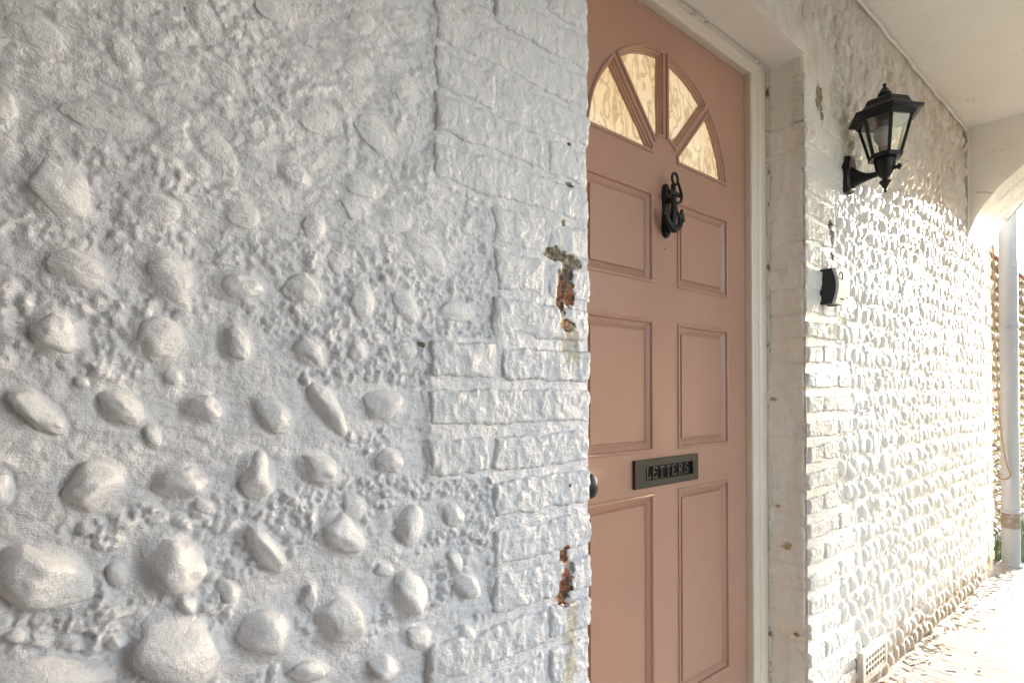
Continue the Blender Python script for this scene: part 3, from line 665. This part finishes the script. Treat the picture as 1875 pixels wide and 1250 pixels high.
# ------------------------------------------------------------------ door
def plate2d(name, outer, holes, yf, thick, mat, parent, bev=0):
    cu = bpy.data.curves.new(name, 'CURVE'); cu.dimensions = '2D'; cu.fill_mode = 'BOTH'; cu.extrude = thick/2
    for loop in [outer]+holes:
        sp = cu.splines.new('POLY'); sp.points.add(len(loop)-1); sp.use_cyclic_u = True
        for i, p in enumerate(loop): sp.points[i].co = (p[0], p[1], 0, 1)
    ob = bpy.data.objects.new('tmp', cu); COL.objects.link(ob)
    dg = bpy.context.evaluated_depsgraph_get(); me = bpy.data.meshes.new_from_object(ob.evaluated_get(dg))
    bpy.data.objects.remove(ob); bpy.data.curves.remove(cu); me.name = name; me.materials.clear()
    n = len(me.vertices); a = np.empty(n*3); me.vertices.foreach_get('co', a); a = a.reshape(-1, 3)
    me.vertices.foreach_set('co', np.stack([a[:, 0], yf+thick/2-a[:, 2], a[:, 1]], 1).ravel()); me.update()
    bm = bmesh.new(); bm.from_mesh(me); bpy.data.meshes.remove(me)
    bmesh.ops.remove_doubles(bm, verts=bm.verts, dist=1e-5)
    return new_obj(name, bm, mat, parent, False)

door = empty('front_door', (.459, .16, .09), 'salmon pink panelled front door with a fan of amber glass panes at the top', 'door')
MX = .459
cols = [(MX-.319, MX-.055), (MX+.055, MX+.319)]
rowsz = [(.25, .818), (.926, 1.270), (1.367, 1.607)]
rects = [[(x0, z0), (x1, z0), (x1, z1), (x0, z1)] for (x0, x1) in cols for (z0, z1) in rowsz]
FC, FR, FB = (MX, 1.682), .314, 1.708; HR = .055
angs = [0, 48, 90, 132, 180]; HW = .0055
def pane_outline(k, shrink=0.0):
    pts = []; n = 14
    RR = FR-shrink; w = HW+shrink
    def on_line(a, r, side):        # point at radius r from the fan centre on the bar edge
        c, s = math.cos(R(a)), math.sin(R(a)); t_ = math.sqrt(max(r*r-w*w, 0)); return (FC[0]+t_*c-side*w*s, FC[1]+t_*s+side*w*c)
    def hub_t(a, side):             # where the bar edge leaves the hub disc
        t_ = 0.0
        while t_ < .3:
            c, s = math.cos(R(a)), math.sin(R(a)); p = (FC[0]+t_*c-side*w*s, FC[1]+t_*s+side*w*c)
            if math.hypot(p[0]-MX, p[1]-FB) > HR+shrink*.6 and p[1] > FB+shrink: return p
            t_ += .001
    zb = FB+shrink
    a, b = angs[k], angs[k+1]
    if a == 0: A = (MX+HR+shrink, zb); B = (FC[0]+math.sqrt(RR*RR-(zb-FC[1])**2), zb)
    else: A = hub_t(a, 1); B = on_line(a, RR, 1)
    if b == 180: Cc = (FC[0]-math.sqrt(RR*RR-(zb-FC[1])**2), zb); D = (MX-HR-shrink, zb)
    else: Cc = on_line(b, RR, -1); D = hub_t(b, -1)
    t0 = math.atan2(B[1]-FC[1], B[0]-FC[0]); t1 = math.atan2(Cc[1]-FC[1], Cc[0]-FC[0])
    pts = [A]+[(FC[0]+RR*math.cos(t0+(t1-t0)*i/n), FC[1]+RR*math.sin(t0+(t1-t0)*i/n)) for i in range(n+1)]+[D]
    t0 = math.atan2(D[1]-FB, D[0]-MX); t1 = math.atan2(A[1]-FB, A[0]-MX); hr = HR+shrink*.6
    pts += [(MX+hr*math.cos(t0+(t1-t0)*i/4), FB+hr*math.sin(t0+(t1-t0)*i/4)) for i in range(1, 4)]
    return pts
panes = [pane_outline(k) for k in range(4)]
plate2d('door_body', [(DX0, .09), (DX1, .09), (DX1, DZ1), (DX0, DZ1)], rects+panes, DY, .044, M['door'], door)
mp = [(-.0005, .0), (.0012, -.0035), (.0045, -.0048), (.0078, -.003), (.0098, .003), (.016, .0065), (.0215, .0105), (.0235, .0125)]
pp = [(.0234, .0124), (.0265, .0125), (.029, .0095), (.030, .0065)]
for (x0, x1) in cols:
    for (z0, z1) in rowsz[::-1]:
        rc = [(x0, z0), (x1, z0), (x1, z1), (x0, z1)]
        pn = sweep('panel', rc, pp, DY, M['door'], door, smooth=False)
        box('panel_field', x0+.0298, x1-.0298, DY+.0064, DY+.02, z0+.0298, z1-.0298, M['door'], pn)
        sweep('panel_moulding', rc, mp, DY, M['door'], door, smooth=True)
gp = [(-.0005, .0), (.001, -.004), (.004, -.006), (.0075, -.005), (.0095, .001), (.0125, .002), (.0135, .006), (.0165, .008), (.0175, .018)]
for k, pl in enumerate(panes):
    sweep('glazing_bead', pl, gp, DY, M['door'], door, smooth=True)
    # hammered glass as a finely waved sheet cut to the pane outline
    xs = [p[0] for p in pl]; zs_ = [p[1] for p in pl]
    bm = bmesh.new(); vs = [bm.verts.new((p[0], DY+.0155, p[1])) for p in pane_outline(k, .010)]; bm.faces.new(vs)
    for ax in (0, 2):
        lo = min(v.co[ax] for v in bm.verts); hi = max(v.co[ax] for v in bm.verts); n = int((hi-lo)/.0035)
        for i in range(1, n):
            co = [0, 0, 0]; co[ax] = lo+(hi-lo)*i/n; no = [0, 0, 0]; no[ax] = 1
            bmesh.ops.bisect_plane(bm, geom=bm.verts[:]+bm.edges[:]+bm.faces[:], plane_co=co, plane_no=no)
    P = np.array([v.co[:] for v in bm.verts]); u, v_ = P[:, 0], P[:, 2]
    if k == 0: h = .0022*np.abs(fbm(u*38, v_*38, 2, 91))
    else:
        c, s = math.cos(R(115)), math.sin(R(115)); al = u*c+v_*s; ac = -u*s+v_*c
        h = .0026*np.abs(fbm(ac*34+1.2*vn(al*14, ac*14, 3), al*9, 2, 90+k))
    for v, hh in zip(bm.verts, h): v.co.y -= hh
    new_obj('glass_pane', bm, M['amber'], door, True)

# letter plate with raised word
lp = bmesh.new(); LX0, LX1, LZ0, LZ1 = MX-.141, MX+.141, .8365, .9085; wq = .026, .019
fx0, fx1, fz0, fz1 = LX0+.042, LX1-.027, LZ0+.018, LZ1-.018
bx(lp, LX0, LX1, DY-.009, DY-.0005, LZ0, fz0); bx(lp, LX0, LX1, DY-.009, DY-.0005, fz1, LZ1)
bx(lp, LX0, fx0, DY-.009, DY-.0005, fz0, fz1); bx(lp, fx1, LX1, DY-.009, DY-.0005, fz0, fz1)
bmesh.ops.remove_doubles(lp, verts=lp.verts, dist=1e-5)
plate = new_obj('letter_plate', lp, M['bronze'], door, False)
box('letter_flap', fx0+.001, fx1-.001, DY-.003, DY+.002, fz0+.001, fz1-.001, M['bronze_dark'], plate)
def strokes(ch):
    E_ = [[(0, 0), (0, 1)], [(0, 1), (.62, 1)], [(.62, 1), (.62, .8)], [(0, .53), (.42, .53)], [(0, 0), (.64, 0)], [(.64, 0), (.64, .2)]]
    if ch == 'L': return [[(.1, 0), (.1, 1)], [(-.1, 1), (.3, 1)], [(-.1, 0), (.62, 0)], [(.62, 0), (.62, .24)]]
    if ch == 'E': return E_
    if ch == 'T': return [[(.33, 0), (.33, 1)], [(0, 1), (.66, 1)], [(0, 1), (0, .84)], [(.66, 1), (.66, .84)], [(.2, 0), (.46, 0)]]
    if ch == 'R': return [[(.05, 0), (.05, 1)], [(-.08, 0), (.22, 0)], [(.0, 1), (.35, 1), (.52, .93), (.58, .76), (.52, .6), (.35, .52), (.05, .52)], [(.3, .52), (.56, 0)], [(.46, 0), (.7, 0)]]
    if ch == 'S':
        p = [(.33+.27*math.cos(R(a)), .76+.24*math.sin(R(a))) for a in range(20, 271, 25)]
        q_ = [(.33+.29*math.cos(R(a)), .26+.26*math.sin(R(a))) for a in range(90, -161, -25)]
        return [p+q_]
lx0 = fx0+.009; step = .0285; hh = .0265; zb = (fz0+fz1)/2-hh/2
for i, ch in enumerate('LETTERS'):
    bm = bmesh.new()
    for st in strokes(ch):
        pts = [(lx0+i*step+p[0]*.025, DY-.0050, zb+p[1]*hh) for p in st]; tube(bm, pts, .0016, 6)
    new_obj('letter', bm, M['letters'], plate, True)

# anchor knocker
kx, ky = .458, DY
bm = bmesh.new(); outl = []
for k in range(28):
    a = 2*math.pi*k/28; z = math.sin(a); w = .0185 if z > 0 else .021
    outl.append((kx+w*(1-.35*math.exp(-(z/.45)**2))*math.copysign(abs(math.cos(a))**.8, math.cos(a)), 1.567+.073*math.copysign(abs(z)**.85, z)))
loft(bm, [[(x, ky-.0005, z) for x, z in outl], [(x, ky-.006, z) for x, z in outl], [(kx+(x-kx)*.8, ky-.010, 1.567+(z-1.567)*.95) for x, z in outl]])
kn = new_obj('door_knocker', bm, M['black'], door, True)
bm = bmesh.new(); ya = ky-.026
tube(bm, [(kx, ya+.002, 1.520), (kx, ya-.002, 1.56), (kx, ya-.002, 1.60), (kx, ya, 1.632)], [.010, .0085, .0075, .0065], 10)
tube(bm, [(kx-.024, ya-.004, 1.606), (kx, ya-.004, 1.606), (kx+.024, ya-.004, 1.606)], [.0055, .0085, .0055], 8)
arm = [(kx+.034*math.sin(R(a)), ya-.002, 1.553-.040*math.cos(R(a))) for a in range(-78, 79, 12)]
tube(bm, arm, [.0052+.0055*(1-abs(i-6.5)/7) for i in range(len(arm))], 8, flat=1.2)
for s_ in (-1, 1):
    tx, tz = kx+s_*.035, 1.549
    pts3 = [(tx+s_*.002, tz+.024), (tx+s_*.013, tz-.008), (tx-s_*.014, tz-.004)]
    loft(bm, [[(p[0], ya-.0055, p[1]) for p in pts3], [(p[0], ya+.002, p[1]) for p in pts3]])
bx(bm, kx-.006, kx+.006, ya, ky-.006, 1.585, 1.597)
new_obj('anchor', bm, M['black'], kn, True)
bm = bmesh.new(); tube(bm, [(kx+.013*math.cos(R(a)), ya-.006, 1.645+.015*math.sin(R(a))) for a in range(0, 360, 20)], .0036, 8, closed=True)
new_obj('ring', bm, M['black'], kn, True)
bm = bmesh.new()
tube(bm, [(kx+.010, ya-.008, 1.638), (kx+.017, ya-.010, 1.622), (kx+.024, ya-.011, 1.604), (kx+.020, ya-.011, 1.588), (kx+.006, ya-.009, 1.580), (kx-.004, ya-.008, 1.572),
          (kx+.004, ya-.008, 1.560), (kx+.016, ya-.008, 1.548), (kx+.022, ya-.006, 1.53)], .0036, 6)
new_obj('rope', bm, M['black'], kn, True)
bm = bmesh.new(); loft(bm, [ring((kx, DY-.0008, 1.466), .0022, 8, 'y'), ring((kx, DY-.0002, 1.466), .0024, 8, 'y')]); new_obj('screw_hole', bm, M['bronze_dark'], door)
# oval knob
bm = bmesh.new(); kx2, kz2 = .110, .872
pr = [(0, .022), (.004, .022), (.006, .012), (.022, .009), (.028, .016), (.036, .024), (.046, .027), (.055, .023), (.060, .012), (.061, .002)]
loft(bm, [ring((kx2, DY-a, kz2), r, 20, 'y', 0, .80 if a > .02 else 1, 1.05 if a > .02 else 1) for a, r in pr])
new_obj('door_knob', bm, M['black'], door, True)

# ------------------------------------------------------------------ wall lantern
lan = empty('wall_lantern', (1.31, 0, 1.83), 'black six sided coach lantern on a curved bracket, fixed to the flint wall', 'lamp')
AX, AY = 1.31, -.122
def hexr(z, r, dx=0.0, rot=30): return ring((AX, AY, z), r, 6, 'z', R(rot))
bm = bmesh.new()
po = [(-.020, .062), (.020, .062), (.036, .036), (.030, .012), (.036, -.012), (.036, -.03), (.020, -.062), (-.020, -.062), (-.036, -.036), (-.036, .036)]
loft(bm, [[(AX+x, -.002, 1.832+z) for x, z in po], [(AX+x, -.020, 1.832+z) for x, z in po], [(AX+x*.82, -.026, 1.832+z*.88) for x, z in po]])
new_obj('wall_plate', bm, M['black'], lan, True, .0015)
bm = bmesh.new(); rg_ = []
for k in range(12):
    t_ = k/11; y = -.022-t_*(.085); r = .009+.034*(1-t_)**2.6; zc = 1.812-.004*math.sin(t_*3)
    rg_.append(ring((AX, y, zc+.010*(1-t_)**2), r, 14, 'y', 0, .62+.38*t_, 1.0))
loft(bm, rg_); new_obj('bracket', bm, M['black'], lan, True)
bm = bmesh.new()
loft(bm, [ring((AX, AY, z), r, 18, 'z') for z, r in ((1.855, .031), (1.848, .033), (1.838, .031), (1.825, .029), (1.812, .026), (1.800, .019), (1.792, .014))])
loft(bm, [ring((AX, AY, z), r, 14, 'z') for z, r in ((1.7925, .010), (1.784, .009), (1.780, .017), (1.776, .018), (1.760, .008), (1.750, .003), (1.748, .0045), (1.742, .003))])
loft(bm, [ring((AX+.004, AY-y, 1.818), r, 12, 'y') for y, r in ((.020, .006), (.034, .006), (.036, .010), (.042, .010), (.045, .006))])
new_obj('lower_finial', bm, M['black'], lan, True)
bm = bmesh.new()
loft(bm, [hexr(1.852, .036), hexr(1.852, .050), hexr(1.862, .052), hexr(1.864, .046), hexr(1.868, .044)]); new_obj('base_collar', bm, M['black'], lan, False)
zb_, zt, rb, rt_ = 1.864, 1.985, .0455, .078
lo, hi = hexr(zb_, rb), hexr(zt, rt_)
for k in range(6):
    bm = bmesh.new(); tube(bm, [lo[k], hi[k]], .0055, 6); new_obj('frame_post', bm, M['black'], lan, True)
for k in range(6):
    a, b, c, d_ = Vector(lo[k]), Vector(lo[(k+1) % 6]), Vector(hi[(k+1) % 6]), Vector(hi[k]); n_ = (b-a).cross(d_-a).normalized()*.001
    cen = (a+b+c+d_)/4; q_ = [a+(cen-a)*.04, b+(cen-b)*.04, c+(cen-c)*.04, d_+(cen-d_)*.04]
    bm = bmesh.new(); loft(bm, [[p-n_ for p in q_], [p+n_ for p in q_]]); new_obj('glass_pane', bm, M['glass'], lan)
bm = bmesh.new()
loft(bm, [hexr(1.976, .070), hexr(1.974, .084), hexr(1.986, .090), hexr(1.990, .108), hexr(1.995, .110), hexr(1.998, .108), hexr(2.006, .088), hexr(2.020, .074), hexr(2.038, .066), hexr(2.046, .052), hexr(2.052, .024), hexr(2.056, .014)])
new_obj('roof', bm, M['black'], lan, False)
bm = bmesh.new()
loft(bm, [ring((AX, AY, z), r, 14, 'z') for z, r in ((2.054, .013), (2.060, .010), (2.064, .020), (2.068, .021), (2.084, .011), (2.094, .004), (2.099, .006), (2.104, .003))])
new_obj('top_finial', bm, M['black'], lan, True)
bm = bmesh.new()
loft(bm, [ring((AX, AY, z), r, 20, 'z') for z, r in ((1.893, .014), (1.900, .016), (1.908, .024), (1.920, .031), (1.934, .0335), (1.948, .030), (1.958, .021), (1.964, .009), (1.966, .002))])
new_obj('bulb', bm, M['bulb'], lan, True)
bm = bmesh.new(); loft(bm, [ring((AX, AY, z), r, 16, 'z') for z, r in ((1.866, .015), (1.892, .0155), (1.894, .012))]); new_obj('bulb_holder', bm, M['cap'], lan, True)

# ------------------------------------------------------------------ key safe
ks = empty('key_safe', (1.13, 0, 1.42), 'small black and silver key safe screwed to the brickwork under the lantern', 'key safe')
bm = bmesh.new(); side = []
for k in range(13):
    t_ = k/12; z = 1.363+t_*.112; side.append((z, .034+.012*math.sin(math.pi*t_)))
loft(bm, [[(x, -.004, z) for (x, z) in ((1.088, z_), (1.165, z_))]+[(1.165, -y, z_), (1.088, -y, z_)] for z_, y in side for z in (z_,)][:0] or
     [[(1.090, -.003, z_), (1.164, -.003, z_), (1.164, -.004-y, z_), (1.090, -.004-y, z_)] for z_, y in side])
new_obj('case', bm, M['blackplastic'], ks, False, .003)
bm = bmesh.new()
loft(bm, [[(1.0905, -.004-y+.001, z_), (1.166, -.004-y+.001, z_), (1.164, -.012-y, z_), (1.0935, -.012-y, z_)] for z_, y in side])
new_obj('face_plate', bm, M['silver'], ks, False, .002)
bm = bmesh.new(); tube(bm, [(1.112+.013*math.cos(R(a)), -.0575, 1.445+.017*math.sin(R(a))) for a in range(-20, 171, 15)], .0018, 6)
new_obj('key_slot', bm, M['blackplastic'], ks, True)
bm = bmesh.new(); pts = [(1.118+.0026*i+.001*math.sin(i*2.1), -.0525, 1.379+.003*math.sin(i*1.9)*(1.4 if i == 0 else 1)) for i in range(12)]
tube(bm, pts, .0007, 5); new_obj('script_lettering', bm, M['blackplastic'], ks)

# ------------------------------------------------------------------ drainpipe and hanging cable outside the arch
PX, PY = 3.85, -.040
dp = empty('drainpipe', (PX, PY, 0), 'tall grey plastic drainpipe standing on the path just outside the arch', 'pipe')
def cyl(bm, z0, z1, r, n=28): loft(bm, [ring((PX, PY, z0), r, n), ring((PX, PY, z1), r, n)])
bm = bmesh.new(); cyl(bm, .0, 3.2, .046); new_obj('pipe', bm, M['pipe'], dp, True)
bm = bmesh.new(); loft(bm, [ring((PX, PY, z), r, 28) for z, r in ((.325, .0465), (.330, .052), (.345, .052), (.350, .0465))]); new_obj('collar', bm, M['pipe'], dp, True)
bm = bmesh.new(); loft(bm, [ring((PX, PY, z), r, 28) for z, r in ((.0, .057), (.012, .057), (.018, .047))]); new_obj('foot_ring', bm, M['pipe'], dp, True)
bm = bmesh.new(); loft(bm, [ring((PX, PY, z), r, 28) for z, r in ((1.490, .0465), (1.491, .051), (1.512, .051), (1.513, .0465))]); bx(bm, PX-.09, PX-.04, PY-.01, PY+.01, 1.494, 1.508)
new_obj('pipe_clip', bm, M['pipe'], dp, True)
bm = bmesh.new(); loft(bm, [ring((PX, PY, z), r, 28) for z, r in ((1.40, .0465), (1.401, .0482), (1.41, .0482), (1.411, .0465))]); new_obj('joint_ring', bm, M['pipe'], dp, True)
bm = bmesh.new()
pts = [(3.61, -.012, 2.02), (3.66, .0, 1.96), (3.70, .0, 1.8), (3.72, .01, 1.5), (3.73, .0, 1.2), (3.75, -.01, .9), (3.78, -.03, .66), (3.79, -.05, .58), (3.76, -.03, .55), (3.70, .0, .56)]
P_ = [Vector(p) for p in pts]; sm = []
for i in range(len(P_)-1):
    for k in range(5):
        t_ = k/5; a, b = P_[i], P_[i+1]; pa = P_[max(i-1, 0)]; pb = P_[min(i+2, len(P_)-1)]
        sm.append(.5*((2*a)+(b-pa)*t_+(2*pa-5*a+4*b-pb)*t_*t_+(-pa+3*a-3*b+pb)*t_**3))
tube(bm, sm, .0045, 6)
tag(new_obj('cable', bm, M['cable'], None, True), 'loose brown cable hanging down the outside corner beside the drainpipe', 'cable', kind='thing')

# ------------------------------------------------------------------ garden wall, added sun-blocking tree, grass, litter
gw = empty('garden_wall', (6, .3, 0), 'unpainted brown flint garden wall in sunlight behind the drainpipe', 'wall')
box('mortar_core', 3.575, 11, .20, .5, -.1, 2.14, M['mortar'], gw)
rg = np.random.RandomState(8); Vs, Fs, n0 = [], [], 0
for i in range(27):
    x = 3.60+rg.rand()*.05
    while x < 10.8:
        V, F = VAR2[rg.randint(12)]; a = .028+.014*rg.rand(); b = .024+.010*rg.rand(); p = .035+.02*rg.rand()
        if not (x < 3.9 and .3 < .04+i*.078 < .56):
            Vs.append(np.stack([x+V[:, 0]*a, .20+V[:, 1]*p, .04+i*.078+V[:, 2]*b], 1)); Fs.append(F+n0); n0 += len(V)
        x += a*2+.014+.02*rg.rand()
tag(link('flints', np_mesh('flints', np.concatenate(Vs), np.concatenate(Fs)), M['flint'], gw), kind='stuff')
for i in range(3):
    me = brick_mesh('brick', 3.58, 3.86, .31+i*.078, .375+i*.078, -.20, .03, .02, 40+i, .22, .22, 1, .006)
    link('brick', me, M['redbrick'], gw)
for k in range(31):
    box('coping_brick', 3.58+k*.238, 3.81+k*.238, .17, .53, 2.1405, 2.205, M['redbrick'], gw, .006)

# added unseen tree: its crown keeps the low sun off the door
tr = empty('added_shade_tree', (6.3, -2.1, 0), 'added unseen clipped tree whose dense crown keeps the low sun off the door', 'tree')
bm = bmesh.new(); tube(bm, [(6.3, -2.1, -.05), (6.32, -2.1, .6), (6.28, -2.08, 1.2), (6.3, -2.1, 1.9)], [.11, .085, .07, .04], 10); new_obj('trunk', bm, M['flint'], tr, True)
rg = np.random.RandomState(12); N = 42000
D = rg.randn(N, 3); D /= np.linalg.norm(D, axis=1)[:, None]; rr = (.55+.45*rg.rand(N)**.5)[:, None]
D = np.sign(D)*np.abs(D)**.6; P = D*rr*np.array([.75, 1.25, 1.2])+np.array([6.3, -2.19, 2.5])
T1 = rg.randn(N, 3); T1 *= (.06/np.linalg.norm(T1, axis=1))[:, None]; T2 = rg.randn(N, 3)*.03
V = np.stack([P-T1, P+T2, P+T1, P-T2], 1).reshape(-1, 3)
tag(link('crown', np_mesh('crown', V, np.arange(N*4).reshape(-1, 4), False), M['hedge'], tr), kind='stuff')

rg = np.random.RandomState(2); N = 16000
x = 4.0+rg.rand(N)**1.4*6; y = .15-rg.rand(N)*2.2; h = .03+.06*rg.rand(N); a = rg.rand(N)*6.28; lx = rg.randn(N)*.02; ly = rg.randn(N)*.02
V = np.zeros((N, 3, 3)); V[:, 0] = np.stack([x-.003*np.cos(a), y-.003*np.sin(a), x*0-.02], 1); V[:, 1] = np.stack([x+.003*np.cos(a), y+.003*np.sin(a), x*0-.02], 1); V[:, 2] = np.stack([x+lx, y+ly, h], 1)
tag(link('grass', np_mesh('grass', V.reshape(-1, 3), np.arange(N*3).reshape(-1, 3)), M['grass']), 'green grass growing beyond the path outside the arch', 'grass', kind='stuff')

Vs, Fs, n0 = [], [], 0
for k in range(260):
    x = 1.3+2.5*rg.rand(); y = -abs(rg.randn())*.05-.018 if rg.rand() < .8 else -rg.rand()*.7; s = .003+.008*rg.rand()**2; a = rg.rand()*6.28
    c, n_ = math.cos(a), math.sin(a); el = 1+rg.rand()*2
    q_ = np.array([[-s*el, -s*.5, 0], [s*el, -s*.5, .002], [s*el*.8, s*.5, .005], [-s*el*.9, s*.5, .001]])
    q_ = np.stack([x+q_[:, 0]*c-q_[:, 1]*n_, y+q_[:, 0]*n_+q_[:, 1]*c, q_[:, 2]+.004+.012*float(sstep(-.05, .01, np.array(y)))+.002*rg.rand()], 1)
    Vs.append(q_); Fs.append(np.array([[0, 1, 2, 3]])+n0); n0 += 4
tag(link('leaf_litter', np_mesh('leaf_litter', np.concatenate(Vs), np.concatenate(Fs)), M['leaf']), 'scraps of dry leaves and grit gathered along the foot of the wall', 'leaf litter', kind='stuff')
